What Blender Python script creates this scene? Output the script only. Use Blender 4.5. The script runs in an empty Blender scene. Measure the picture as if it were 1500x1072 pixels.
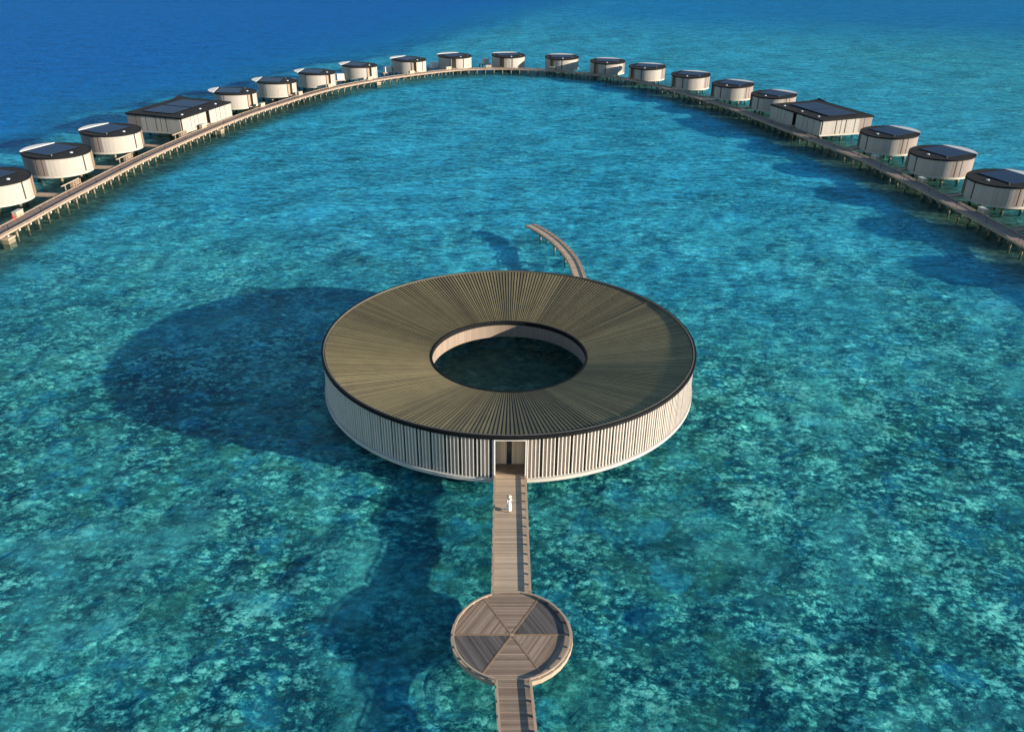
import bpy, bmesh, math, random
from mathutils import Vector, Matrix, noise as mnoise
random.seed(7)
sc = bpy.context.scene
col = sc.collection
R = math.radians
pi = math.pi
sin, cos = math.sin, math.cos

# ------------------------------------------------------------------ camera
PITCH, ROLL, YAW = 0.484936, 0.0111516, 0.0141131
CAM = Vector((-0.7539, -77.782, 42.879))
fw = Vector((sin(YAW)*cos(PITCH), cos(YAW)*cos(PITCH), -sin(PITCH)))
r0 = Vector((cos(YAW), -sin(YAW), 0)); u0 = r0.cross(fw)
rt = cos(ROLL)*r0 + sin(ROLL)*u0
up = -sin(ROLL)*r0 + cos(ROLL)*u0
cd = bpy.data.cameras.new('camera'); cam = bpy.data.objects.new('camera', cd); col.objects.link(cam)
cam.matrix_world = Matrix(((rt.x, up.x, -fw.x, CAM.x), (rt.y, up.y, -fw.y, CAM.y), (rt.z, up.z, -fw.z, CAM.z), (0, 0, 0, 1)))
cd.sensor_width = 36; cd.lens = 36*1182.84/1500
cd.clip_start = 0.5; cd.clip_end = 30000
sc.camera = cam

# ------------------------------------------------------------------ light
SUN_EL, SUN_AZ = 12.4, 108.8          # azimuth clockwise from +Y
w = bpy.data.worlds.new('World'); sc.world = w; w.use_nodes = True
wn = w.node_tree
sky = wn.nodes.new('ShaderNodeTexSky'); sky.sky_type = 'NISHITA'; sky.sun_disc = False
sky.sun_elevation = R(SUN_EL); sky.sun_rotation = R(SUN_AZ); sky.ozone_density = 3.0
sky.air_density = 1.2; sky.dust_density = 0.0
wn.links.new(sky.outputs[0], wn.nodes['Background'].inputs[0])
wn.nodes['Background'].inputs[1].default_value = 0.095
sd = bpy.data.lights.new('sun', 'SUN'); sd.energy = 5.0; sd.angle = R(0.7); sd.color = (1.0, 0.88, 0.71)
sun = bpy.data.objects.new('sun', sd); col.objects.link(sun)
sv = Vector((sin(R(SUN_AZ))*cos(R(SUN_EL)), cos(R(SUN_AZ))*cos(R(SUN_EL)), sin(R(SUN_EL))))
sun.rotation_euler = sv.to_track_quat('Z', 'Y').to_euler(); sun.location = sv*300
sc.view_settings.view_transform = 'Standard'; sc.view_settings.look = 'None'
sc.view_settings.exposure = 1.4; sc.view_settings.gamma = 1
sc.cycles.max_bounces = 8; sc.cycles.transparent_max_bounces = 12
sc.cycles.sample_clamp_indirect = 4

# ------------------------------------------------------------------ materials
class NT:
    def __init__(s, name):
        s.m = bpy.data.materials.new(name); s.m.use_nodes = True; s.t = s.m.node_tree
        s.t.nodes.clear(); s.out = s.n('ShaderNodeOutputMaterial')
    def n(s, typ, **kw):
        nd = s.t.nodes.new(typ)
        for k, v in kw.items():
            if k.startswith('i_'):
                key = k[2:]; key = int(key) if key.isdigit() else key.replace('_', ' ')
                if isinstance(v, bpy.types.NodeSocket): s.t.links.new(v, nd.inputs[key])
                else: nd.inputs[key].default_value = v
            else: setattr(nd, k, v)
        return nd
    def link(s, a, b): s.t.links.new(a, b)
    def math(s, op, a, b=0.0, c=None, clamp=False):
        nd = s.n('ShaderNodeMath', operation=op, use_clamp=clamp)
        for i, v in enumerate((a, b, c)):
            if v is None: continue
            if isinstance(v, bpy.types.NodeSocket): s.link(v, nd.inputs[i])
            else: nd.inputs[i].default_value = v
        return nd.outputs[0]
    def mix(s, f, a, b, blend='MIX'):
        nd = s.n('ShaderNodeMix', data_type='RGBA', blend_type=blend)
        for i, v in ((0, f), (6, a), (7, b)):
            if isinstance(v, bpy.types.NodeSocket): s.link(v, nd.inputs[i])
            else: nd.inputs[i].default_value = v if i == 0 else (*v, 1)
        return nd.outputs[2]
    def ramp(s, f, stops):
        nd = s.n('ShaderNodeValToRGB'); s.link(f, nd.inputs[0]); e = nd.color_ramp.elements
        while len(e) < len(stops): e.new(0.5)
        for k, (p, c) in enumerate(stops):
            e[k].position = p; e[k].color = (*c, 1) if len(c) == 3 else c
        return nd.outputs[0]
    def noise(s, vec, scale, detail=3, rough=.55, dist=0.0):
        nd = s.n('ShaderNodeTexNoise', i_Scale=scale, i_Detail=detail, i_Roughness=rough, i_Distortion=dist)
        if vec is not None: s.link(vec, nd.inputs['Vector'])
        return nd.outputs['Fac']
    def mapping(s, vec, scale=(1, 1, 1), rot=(0, 0, 0)):
        nd = s.n('ShaderNodeMapping'); s.link(vec, nd.inputs[0])
        nd.inputs['Scale'].default_value = scale; nd.inputs['Rotation'].default_value = rot
        return nd.outputs[0]
    def done(s, sh): s.link(sh, s.out.inputs[0]); return s.m

def plain(name, c, rough=.7, metal=0.0, var=.25, scale=1.5, streak=None, spec=.4):
    t = NT(name); g = t.n('ShaderNodeTexCoord').outputs['Object']
    v = t.mapping(g, streak) if streak else g
    n1 = t.noise(v, scale, 5, .6); n2 = t.noise(g, scale*.13+.05, 2)
    f = t.math('ADD', t.math('MULTIPLY', n1, .65), t.math('MULTIPLY', n2, .35))
    lo = [x*(1-var) for x in c]; hi = [min(1, x*(1+var)) for x in c]
    cc = t.ramp(f, [(.3, lo), (.7, hi)])
    b = t.n('ShaderNodeBump', i_Strength=.25, i_Distance=.01, i_Height=n1)
    p = t.n('ShaderNodeBsdfPrincipled', i_Base_Color=cc, i_Roughness=rough, i_Metallic=metal, i_Normal=b.outputs[0])
    p.inputs['Specular IOR Level'].default_value = spec
    return t.done(p.outputs[0])

def slatted(name, c, pitch=.16, depth=.3, var=.2, rough=.75, axis='u'):
    """boards running vertically; u from the UV map is metres along the wall"""
    t = NT(name); uv = t.n('ShaderNodeUVMap', uv_map='UV').outputs[0]
    sx = t.n('ShaderNodeSeparateXYZ', i_0=uv)
    u = t.math('DIVIDE', sx.outputs[0], pitch); fl = t.math('FLOOR', u); fr = t.math('FRACT', u)
    wn_ = t.n('ShaderNodeTexWhiteNoise', noise_dimensions='1D'); t.link(fl, wn_.inputs['W'])
    edge = t.math('LESS_THAN', fr, .14)
    st = t.noise(t.mapping(uv, (6, .5, 1)), 2.0, 4, .6)
    stain = t.noise(t.mapping(uv, (.8, .12, 1)), 1.6, 3, .6)
    k = t.math('ADD', t.math('ADD', t.math('MULTIPLY', wn_.outputs[0], .3), t.math('MULTIPLY', st, .4)), t.math('MULTIPLY', stain, .3))
    cc = t.ramp(k, [(.25, [x*(1-var) for x in c]), (.75, [min(1, x*(1+var)) for x in c])])
    cc = t.mix(t.math('MULTIPLY', edge, depth), cc, [x*.25 for x in c])
    b = t.n('ShaderNodeBump', i_Strength=.5, i_Distance=.02, i_Height=t.math('SUBTRACT', 1.0, edge))
    p = t.n('ShaderNodeBsdfPrincipled', i_Base_Color=cc, i_Roughness=rough, i_Normal=b.outputs[0])
    return t.done(p.outputs[0])

def deckwood(name, c, pitch=.145, var=.3):
    """planks: v of the UV map steps across planks, u runs along them"""
    t = NT(name); uv = t.n('ShaderNodeUVMap', uv_map='UV').outputs[0]
    sx = t.n('ShaderNodeSeparateXYZ', i_0=uv)
    u, v = sx.outputs[0], sx.outputs[1]
    pv = t.math('DIVIDE', v, pitch); fl = t.math('FLOOR', pv); fr = t.math('FRACT', pv)
    wn_ = t.n('ShaderNodeTexWhiteNoise', noise_dimensions='1D'); t.link(fl, wn_.inputs['W'])
    band = t.noise(t.mapping(uv, (.15, 1.1, 1)), 1.4, 4, .7)
    st = t.noise(t.mapping(uv, (1.2, 9, 1)), 1.5, 5, .65)
    blot = t.noise(uv, .7, 4, .6)
    k = t.math('ADD', t.math('ADD', t.math('MULTIPLY', wn_.outputs[0], .34), t.math('MULTIPLY', st, .26)),
               t.math('ADD', t.math('MULTIPLY', band, .24), t.math('MULTIPLY', blot, .16)))
    cc = t.ramp(k, [(.22, [c[0]*(1-var), c[1]*(1-var*1.05), c[2]*(1-var*1.1)]), (.5, c), (.8, [min(1, x*(1+var*1.15)) for x in c])])
    edge = t.math('LESS_THAN', fr, .09)
    cc = t.mix(t.math('MULTIPLY', edge, .75), cc, [x*.18 for x in c])
    b = t.n('ShaderNodeBump', i_Strength=.4, i_Distance=.01, i_Height=t.math('SUBTRACT', st, t.math('MULTIPLY', edge, 1.0)))
    p = t.n('ShaderNodeBsdfPrincipled', i_Base_Color=cc, i_Roughness=.8, i_Normal=b.outputs[0])
    p.inputs['Specular IOR Level'].default_value = .25
    return t.done(p.outputs[0])

def seabed_mat():
    t = NT('reef_seabed'); P = t.n('ShaderNodeNewGeometry').outputs['Position']
    deep_vignette = t.n('ShaderNodeAttribute', attribute_name='deep_vignette').outputs['Fac']
    lag = t.n('ShaderNodeAttribute', attribute_name='lagoon').outputs['Fac']
    alg = t.n('ShaderNodeAttribute', attribute_name='algae').outputs['Fac']
    # refraction wobble of the sea floor pattern
    wob = t.n('ShaderNodeTexNoise', i_Scale=1.1, i_Detail=2.0); t.link(P, wob.inputs['Vector'])
    wv = t.n('ShaderNodeVectorMath', operation='MULTIPLY_ADD'); t.link(wob.outputs['Color'], wv.inputs[0])
    wv.inputs[1].default_value = (.45, .45, 0); t.link(P, wv.inputs[2]); Q = wv.outputs[0]
    Q2 = t.mapping(Q, (.8, 1.05, 1), (0, 0, .35))
    def vor(scale):
        v = t.n('ShaderNodeTexVoronoi', i_Scale=scale, i_Randomness=1.0); t.link(Q2, v.inputs['Vector']); return v
    v1 = vor(.9); v2 = vor(2.1)
    c1 = t.n('ShaderNodeSeparateColor', i_0=v1.outputs['Color']); c2 = t.n('ShaderNodeSeparateColor', i_0=v2.outputs['Color'])
    n1 = t.noise(P, .045, 3, .55); n2 = t.noise(P, .17, 4, .6, .4); n3 = t.noise(Q, .75, 5, .65); n4 = t.noise(Q, 3.2, 3, .6); n6 = t.noise(Q2, 5.5, 4, .7)
    n5 = t.noise(Q2, 1.7, 4, .66)
    cell = t.math('SUBTRACT', .42, v2.outputs['Distance'])  # bright blob tops and dark gaps: highlights put into the seabed colour
    A = t.math('ADD', t.math('MULTIPLY', c2.outputs[0], .17), t.math('MULTIPLY', cell, .24))
    B = t.math('ADD', t.math('MULTIPLY', n1, .24), t.math('MULTIPLY', n2, .40))
    C = t.math('ADD', t.math('ADD', t.math('MULTIPLY', n3, .50), t.math('MULTIPLY', n5, .88)), t.math('MULTIPLY', t.math('SUBTRACT', n6, .5), .68))
    S = t.math('ADD', A, t.math('ADD', B, C))
    S = t.math('SUBTRACT', S, .617)
    # flat sandy stretches alternate with rough coral
    rough = t.n('ShaderNodeMapRange', i_Value=t.noise(P, .065, 3, .6, .5), i_1=.36, i_2=.60, i_3=.45, i_4=1.45).outputs[0]
    S = t.math('MULTIPLY_ADD', t.math('SUBTRACT', S, .49), rough, .49)
    big = t.noise(P, .11, 4, .6, .7)
    S = t.math('ADD', S, t.math('MULTIPLY', t.math('SUBTRACT', big, .5), .28))
    S2 = t.math('ADD', S, t.math('MULTIPLY', lag, .10))
    cc = t.ramp(S2, [(.28, (.020, .048, .034)), (.40, (.055, .125, .090)), (.49, (.15, .31, .24)), (.58, (.36, .60, .47)), (.70, (.95, 1.0, .78))])
    # local tints: olive algae, blue-grey rubble, pale sand
    tint = t.noise(P, .28, 4, .65, .6)
    cc = t.mix(t.math('MULTIPLY', t.ramp(tint, [(.50, (0, 0, 0)), (.66, (1, 1, 1))]), .55), cc, (.13, .21, .07), 'MIX')
    blu = t.ramp(t.noise(P, .35, 4, .6, .5), [(.54, (0, 0, 0)), (.66, (1, 1, 1))])
    cc = t.mix(t.math('MULTIPLY', blu, .45), cc, (.08, .34, .50), 'MIX')
    sand = t.ramp(t.noise(P, .09, 5, .6, .8), [(.54, (0, 0, 0)), (.68, (1, 1, 1))])
    cc = t.mix(t.math('MULTIPLY', sand, .5), cc, (.42, .68, .60))
    fleck = t.math('MULTIPLY', t.ramp(t.noise(Q2, 3.6, 3, .6), [(.66, (0, 0, 0)), (.74, (1, 1, 1))]), t.math('SUBTRACT', 1.0, lag))
    cc = t.mix(t.math('MULTIPLY', fleck, .6), cc, (.72, .76, .48))
    pale = t.ramp(t.noise(P, .05, 5, .62, .9), [(.38, (.45, .45, .45)), (.60, (1, 1, 1))])
    cc = t.mix(t.math('MULTIPLY', t.math('MULTIPLY', lag, .66), pale), cc, (.52, 1.0, 1.0))
    cca = cc
    cc = t.mix(t.math('MULTIPLY', alg, .0), cc, t.ramp(n3, [(.3, (.035, .055, .025)), (.7, (.20, .23, .11))]))
    cc = t.mix(t.math('ADD', .11, t.math('MULTIPLY', lag, .15)), cc, (.01, .42, .95))
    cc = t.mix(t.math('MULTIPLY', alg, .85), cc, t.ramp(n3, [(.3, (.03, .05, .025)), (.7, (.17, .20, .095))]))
    cc = t.mix(deep_vignette, cc, (.0, .19, .60))
    b = t.n('ShaderNodeBump', i_Strength=.9, i_Distance=.10, i_Height=t.math('ADD', n3, t.math('ADD', t.math('MULTIPLY', n4, .4), t.math('MULTIPLY', v2.outputs['Distance'], -.3))))
    p = t.n('ShaderNodeBsdfDiffuse', i_Color=cc, i_Normal=b.outputs[0])
    return t.done(p.outputs[0])

def water_mat():
    t = NT('sea_water'); P = t.n('ShaderNodeNewGeometry').outputs['Position']
    deep_vignette = t.n('ShaderNodeAttribute', attribute_name='deep_vignette').outputs['Fac']
    lag = t.n('ShaderNodeAttribute', attribute_name='lagoon').outputs['Fac']
    alg = t.n('ShaderNodeAttribute', attribute_name='algae').outputs['Fac']
    a = t.mapping(P, (.45, 1.25, 1), (0, 0, R(-24)))
    b_ = t.mapping(P, (.6, 1.3, 1), (0, 0, R(18)))
    w1 = t.noise(a, .55, 4, .6, .5); w2 = t.noise(b_, 1.25, 5, .68, .3); w3 = t.noise(a, .16, 4, .6, .4)
    ridge = t.math('POWER', t.math('SUBTRACT', 1.0, t.math('ABSOLUTE', t.math('MULTIPLY', t.math('SUBTRACT', w1, .5), 2.0))), 3.0)
    h = t.math('ADD', t.math('ADD', t.math('MULTIPLY', w1, .55), t.math('MULTIPLY', w2, .30)), t.math('ADD', t.math('MULTIPLY', w3, .9), t.math('MULTIPLY', ridge, .12)))
    bp = t.n('ShaderNodeBump', i_Strength=1.0, i_Distance=.75, i_Height=h)
    fr = t.n('ShaderNodeFresnel', i_IOR=1.333, i_Normal=bp.outputs[0])
    tr = t.n('ShaderNodeBsdfTransparent', i_Color=t.mix(lag, (.56, .86, .86), (.44, .82, .93)))
    tint = t.mix(alg, t.mix(lag, (.46, .86, .87), (.43, .90, .98)), (.72, .84, .78))
    ripple_shade = t.math('ADD', t.math('ADD', t.math('MULTIPLY', w1, .9), t.math('MULTIPLY', w2, 1.5)), t.math('MULTIPLY', w3, .6))
    ripple_shade = t.n('ShaderNodeMapRange', i_Value=ripple_shade, i_1=1.26, i_2=1.74, i_3=.26, i_4=1.0).outputs[0]
    gray = t.n('ShaderNodeCombineColor', i_Red=ripple_shade, i_Green=ripple_shade, i_Blue=ripple_shade).outputs[0]
    tint = t.mix(t.math('ADD', .55, t.math('MULTIPLY', lag, .45)), tint, gray, 'MULTIPLY')  # light and dark of the waves multiplied into the water colour
    t.link(tint, tr.inputs[0])
    bl = t.mix(deep_vignette, t.mix(lag, (.000, .22, .44), (.0, .42, .80)), (.0, .16, .52))
    bl = t.mix(.7, bl, gray, 'MULTIPLY')
    df = t.n('ShaderNodeBsdfDiffuse', i_Color=bl, i_Normal=bp.outputs[0])
    amt = t.math('ADD', t.math('ADD', .035, t.math('MULTIPLY', lag, .045)), t.math('MULTIPLY', deep_vignette, .6), clamp=True)
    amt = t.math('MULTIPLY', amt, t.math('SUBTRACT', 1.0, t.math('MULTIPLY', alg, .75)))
    m1 = t.n('ShaderNodeMixShader'); t.link(amt, m1.inputs[0]); t.link(tr.outputs[0], m1.inputs[1]); t.link(df.outputs[0], m1.inputs[2])
    gl = t.n('ShaderNodeBsdfGlossy', i_Roughness=.07, i_Color=(.40, .74, 1, 1), i_Normal=bp.outputs[0])
    m2 = t.n('ShaderNodeMixShader'); t.link(t.math('MINIMUM', t.math('MULTIPLY', fr.outputs[0], .55), .05), m2.inputs[0]); t.link(m1.outputs[0], m2.inputs[1]); t.link(gl.outputs[0], m2.inputs[2])
    return t.done(m2.outputs[0])

def solar_mat():
    t = NT('solar_glass'); g = t.n('ShaderNodeUVMap', uv_map='UV').outputs[0]
    sx = t.n('ShaderNodeSeparateXYZ', i_0=g)
    e = t.math('LESS_THAN', t.math('FRACT', t.math('DIVIDE', sx.outputs[1], 1.0)), .09)
    e2 = t.math('LESS_THAN', t.math('FRACT', t.math('DIVIDE', sx.outputs[0], 1.65)), .03)
    e = t.math('MAXIMUM', e, t.math('MULTIPLY', e2, .5))
    cc = t.mix(e, (.010, .022, .062), (.005, .006, .008))
    p = t.n('ShaderNodeBsdfPrincipled', i_Base_Color=cc, i_Roughness=.42)
    p.inputs['Specular IOR Level'].default_value = .06
    return t.done(p.outputs[0])

def roof_rib_mat():
    t = NT('ring_roof_battens'); g = t.n('ShaderNodeTexCoord').outputs['Object']
    sx = t.n('ShaderNodeSeparateXYZ', i_0=g)
    ang = t.math('ARCTAN2', sx.outputs[0], sx.outputs[1])
    seg = t.math('FLOOR', t.math('MULTIPLY', t.math('ADD', ang, .41), 8/(2*pi)))
    ws = t.n('ShaderNodeTexWhiteNoise', noise_dimensions='1D'); t.link(seg, ws.inputs['W'])
    bat = t.math('FLOOR', t.math('MULTIPLY', ang, NRIB/(2*pi)))
    wb = t.n('ShaderNodeTexWhiteNoise', noise_dimensions='1D'); t.link(bat, wb.inputs['W'])
    n = t.noise(g, .5, 5, .6); n2 = t.noise(g, 5.0, 3, .6)
    k = t.math('ADD', t.math('ADD', t.math('MULTIPLY', ws.outputs[0], .30), t.math('MULTIPLY', wb.outputs[0], .20)), t.math('ADD', t.math('MULTIPLY', n, .28), t.math('MULTIPLY', n2, .25)))
    cc = t.ramp(k, [(.25, (.062, .050, .022)), (.5, (.115, .094, .043)), (.8, (.205, .172, .08))])
    p = t.n('ShaderNodeBsdfPrincipled', i_Base_Color=cc, i_Roughness=.7)
    return t.done(p.outputs[0])
NRIB = 300
M = dict(
    seabed=seabed_mat(), water=water_mat(), solar=solar_mat(), rib=roof_rib_mat(),
    roofbase=plain('roof_underlay', (.030, .031, .030), .8, var=.4),
    black=plain('charcoal_metal', (.007, .0075, .009), .7, var=.35, spec=.1),
    lip=plain('bronze_lip', (.085, .075, .058), .5, var=.2),
    fin=plain('pale_fin_paint', (.62, .57, .52), .6, var=.10, streak=(3, 3, .4)),
    back=slatted('blush_panel', (.37, .285, .235), .32, .5, .12),
    ledge=plain('cream_concrete', (.42, .39, .35), .7, var=.14, streak=(1, 1, .3)),
    inner=slatted('inner_timber', (.20, .15, .115), .25, .35, .16),
    wall=slatted('cream_timber_wall', (.295, .265, .235), .17, .22, .16),
    screen=slatted('taupe_screen', (.18, .142, .125), .14, .45, .2),
    band=plain('cream_base_band', (.345, .315, .265), .7, var=.15, streak=(1, 1, .4)),
    vroof=plain('dark_roof_membrane', (.020, .0185, .018), .9, var=.35, scale=.8, spec=.12),
    white=plain('white_canopy', (.50, .485, .46), .5, var=.08),
    dome=plain('skylight_acrylic', (.42, .46, .50), .25, var=.04),
    dark=plain('dark_gap', (.016, .014, .013), .6, var=.3),  # near-black, carries the shade of gaps in its colour
    glass=plain('dark_glazing', (.02, .03, .035), .08, var=.2),
    door=slatted('brown_door_timber', (.23, .165, .11), .2, .3, .25),
    entry=slatted('entrance_timber', (.48, .38, .28), .22, .3, .18),
    entryfloor=plain('polished_entry_floor', (.13, .10, .075), .3, var=.2),
    deck=deckwood('weathered_deck', (.36, .27, .19), var=.36),
    deck_grey=deckwood('grey_weathered_deck', (.085, .074, .070), var=.6),
    deck_brown=deckwood('brown_weathered_deck', (.215, .155, .115), var=.5),
    deck_arc=deckwood('dark_arc_deck', (.19, .14, .115)),
    strip=plain('brown_timber_strip', (.21, .135, .078), .7, var=.25),
    kerb=plain('timber_kerb', (.31, .235, .17), .75, var=.22),
    arckerb=plain('pale_arc_kerb', (.27, .20, .15), .75, var=.2),
    pile=plain('pile_concrete', (.17, .14, .095), .85, var=.35),
    cabinet=plain('cream_cabinet', (.36, .28, .20), .6, var=.12),
    red=plain('red_paint', (.42, .02, .02), .4, var=.15),
    lamp=plain('white_box_paint', (.6, .58, .54), .5, var=.05),
    skin=plain('skin', (.50, .30, .20), .5, var=.06), dress=plain('white_dress', (.52, .52, .53), .8, var=.04, scale=6),
    straw=plain('straw', (.68, .54, .32), .8, var=.15, scale=20), hair=plain('brown_hair', (.045, .026, .016), .6, var=.3, scale=20),
    ribbon=plain('dark_ribbon', (.05, .04, .04), .7),
)

# ------------------------------------------------------------------ mesh helpers
class MB:
    def __init__(s): s.v = []; s.f = []; s.uv = []
    def face(s, pts, uvs=None):
        i = len(s.v); s.v += [tuple(p) for p in pts]; s.f.append(tuple(range(i, i+len(pts))))
        s.uv.append(uvs or [(0, 0)]*len(pts))
    def quad(s, a, b, c, d, uvs=None): s.face((a, b, c, d), uvs)
    def box(s, x0, x1, y0, y1, z0, z1, T=None):
        P = [Vector(p) for p in ((x0,y0,z0),(x1,y0,z0),(x1,y1,z0),(x0,y1,z0),(x0,y0,z1),(x1,y0,z1),(x1,y1,z1),(x0,y1,z1))]
        if T: P = [T @ p for p in P]
        X, Y, Z = x1-x0, y1-y0, z1-z0
        for q, a, b in (((0,3,2,1),Y,X),((4,5,6,7),X,Y),((0,1,5,4),X,Z),((1,2,6,5),Y,Z),((2,3,7,6),X,Z),((3,0,4,7),Y,Z)):
            s.face([P[k] for k in q], [(0,0),(a,0),(a,b),(0,b)])
    def cyl(s, x, y, z0, z1, r, n=10, r1=None, cap=True):
        r1 = r if r1 is None else r1
        A = [(x+r*cos(2*pi*k/n), y+r*sin(2*pi*k/n), z0) for k in range(n)]
        B = [(x+r1*cos(2*pi*k/n), y+r1*sin(2*pi*k/n), z1) for k in range(n)]
        for k in range(n):
            j = (k+1) % n; s.quad(A[k], A[j], B[j], B[k], [(0,0),(.2,0),(.2,1),(0,1)])
        if cap: s.face(B); s.face(A[::-1])
    def build(s, name, mat, parent=None, smooth=False, merge=False):
        me = bpy.data.meshes.new(name); me.from_pydata(s.v, [], s.f)
        l = me.uv_layers.new(name='UV'); flat = [c for f in s.uv for p in f for c in p]
        l.data.foreach_set('uv', flat)
        me.materials.append(mat)
        if merge:
            bm = bmesh.new(); bm.from_mesh(me); bmesh.ops.remove_doubles(bm, verts=bm.verts, dist=1e-4); bm.to_mesh(me); bm.free()
        if smooth: me.polygons.foreach_set('use_smooth', [True]*len(me.polygons))
        me.update()
        o = bpy.data.objects.new(name, me); col.objects.link(o)
        if parent: o.parent = parent
        return o

def B(r, deg, z):                      # bearing (clockwise from +Y), radius -> point
    return (r*sin(R(deg)), r*cos(R(deg)), z)
def ringwall(mb, ri, ro, a0, a1, z0, z1, n=None, ends=True):
    """curved wall from bearing a0 to a1; z0/z1 numbers or functions of (x,y)"""
    n = n or max(2, int(abs(a1-a0)/4)+1)
    Z0 = z0 if callable(z0) else (lambda x, y: z0); Z1 = z1 if callable(z1) else (lambda x, y: z1)
    def col_(r, a):
        x, y, _ = B(r, a, 0); return (x, y, Z0(x, y)), (x, y, Z1(x, y))
    full = abs(a1-a0) > 359.9
    for k in range(n):
        a, b = a0+(a1-a0)*k/n, a0+(a1-a0)*(k+1)/n
        ob, ot = col_(ro, a); pb, pt = col_(ro, b); ib, it = col_(ri, a); jb, jt = col_(ri, b)
        ua, ub = ro*R(a), ro*R(b)
        h0, h1 = ob[2], ot[2]
        mb.quad(pb, ob, ot, pt, [(ub,h0),(ua,h0),(ua,h1),(ub,h1)])
        mb.quad(ib, jb, jt, it, [(ua,h0),(ub,h0),(ub,h1),(ua,h1)])
        mb.quad(ot, it, jt, pt, [(ua,0),(ua,.2),(ub,.2),(ub,0)])
        mb.quad(ob, pb, jb, ib, [(ua,0),(ub,0),(ub,.2),(ua,.2)])
        if ends and not full and k == 0: mb.quad(ob, ib, it, ot)
        if ends and not full and k == n-1: mb.quad(jb, pb, pt, jt)

def tag(o, label=None, cat=None, group=None, kind=None):
    if label: o['label'] = label
    if cat: o['category'] = cat
    if group: o['group'] = group
    if kind: o['kind'] = kind
    return o
def empty(name, loc=(0, 0, 0), rz=0):
    o = bpy.data.objects.new(name, None); col.objects.link(o); o.location = loc; o.rotation_euler.z = rz
    o.empty_display_size = .5
    return o
KIDS = {}
def copy_tree(o, parent=None):
    c = o.copy(); col.objects.link(c); c.parent = parent
    for ch in [q for q in bpy.data.objects if q.parent == o]: copy_tree(ch, c)
    return c

# ------------------------------------------------------------------ setting: seabed and water
def smooth(a, b, x):
    t = max(0, min(1, (x-a)/(b-a))); return t*t*(3-2*t)
EDGE = [(-400,-150),(90,-118),(125,-113),(156,-113),(184,-107),(220,-88),(239,-76),(279,-57),(321,-44),(417,-15),(569,31),(668,75),(900,165),(9000,3600)]
def edge_x(y):
    for (y0, x0), (y1, x1) in zip(EDGE, EDGE[1:]):
        if y <= y1: return x0+(x1-x0)*(y-y0)/(y1-y0)
    return EDGE[-1][1]
ARC = [(-77.6,20),(-77.8,30),(-77.8,41.6),(-77.4,49.6),(-77.1,58.9),(-76.4,70),(-74.6,93.3),(-70.4,121.6),(-68,134),(-65,146.5),(-54.2,179.4),(-41.5,200.5),(-29.5,214.3),(-16.7,225),(-5.5,228.6),(5,228.6),(16.9,225.4),(29.3,217.6),(41.2,205.8),(49.8,190.2),(56.8,172),(62.6,154.4),(67.4,133.8),(70.8,119.5),(73.8,106.4),(75.9,97.1),(77.2,84.5),(78.4,68.5),(79.2,54.5),(79.6,39.7),(79.8,28),(79.9,16)]
FAR = 1.0112
def push(x, y): return CAM.x+(x-CAM.x)*FAR, CAM.y+(y-CAM.y)*FAR
ARC = [push(*p) for p in ARC]
def catmull(P, step):
    Q = []
    P = [P[0]] + P + [P[-1]]
    for i in range(1, len(P)-2):
        a, b, c, d = (Vector(p) for p in P[i-1:i+3])
        for k in range(20):
            t = k/20
            Q.append(.5*((2*b)+(c-a)*t+(2*a-5*b+4*c-d)*t*t+(3*b-a-3*c+d)*t**3))
    Q.append(Vector(P[-1]))
    for _ in range(12):
        Q = [Q[0]] + [(Q[i-1]+Q[i]*2+Q[i+1])/4 for i in range(1, len(Q)-1)] + [Q[-1]]
    out = [Q[0]]; acc = 0; S = [0]
    for i in range(1, len(Q)): S.append(S[-1]+(Q[i]-Q[i-1]).length)
    n = int(S[-1]/step); j = 0
    out = []
    for k in range(n+1):
        s = S[-1]*k/n
        while j < len(S)-2 and S[j+1] < s: j += 1
        out.append(Q[j].lerp(Q[j+1], (s-S[j])/max(1e-6, S[j+1]-S[j])))
    return out
ARCP = catmull([Vector(p) for p in ARC], 1.55)
ARC_COARSE = ARCP[::4]
def arc_dist(x, y):
    return min(((p.x-x)**2+(p.y-y)**2) for p in ARC_COARSE)**.5
def fields(x, y):
    wob = 6*sin(x*.045+y*.031)+4*sin(y*.09-x*.02)+3*sin(x*.15+y*.11)
    e = edge_x(y) + wob*(1+max(0, y-200)*.004)
    far = smooth(200, 420, y)
    wob *= 1-.6*far
    e = edge_x(y) + wob
    deep_vignette = smooth(-14-.06*max(0, y-120)-.10*max(0, y-300), 16+.12*max(0, y-150), e-x)*(.8+.2*smooth(-60, 60, e-x-40))
    deep_vignette = max(deep_vignette, .38*smooth(150, 420, x-.25*max(0, y-300)+wob))
    deep_vignette = max(deep_vignette, .30*smooth(.6, 2.2, (abs(x)-34)/30)*(1-smooth(20, 60, y)))  # foreground sides darkened by colour alone: a lens vignette painted in
    lag = smooth(-10, 75, y + .12*abs(x)*0 + wob*1.5)
    deep_vignette = max(deep_vignette, .55*smooth(330, 640, y+.35*x+4*wob)*smooth(-50, 60, x-e))
    d = arc_dist(x, y) if abs(x) < 115 and -10 < y < 265 else 99
    lag *= 1-.4*smooth(85, 210, x-.1*max(0, y-200))
    outer = math.hypot(x/78.5, max(0, y-85)/145) > 1 or abs(x) > 79
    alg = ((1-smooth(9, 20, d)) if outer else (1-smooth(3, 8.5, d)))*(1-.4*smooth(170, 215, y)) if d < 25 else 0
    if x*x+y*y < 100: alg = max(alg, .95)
    return deep_vignette, lag, alg
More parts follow.
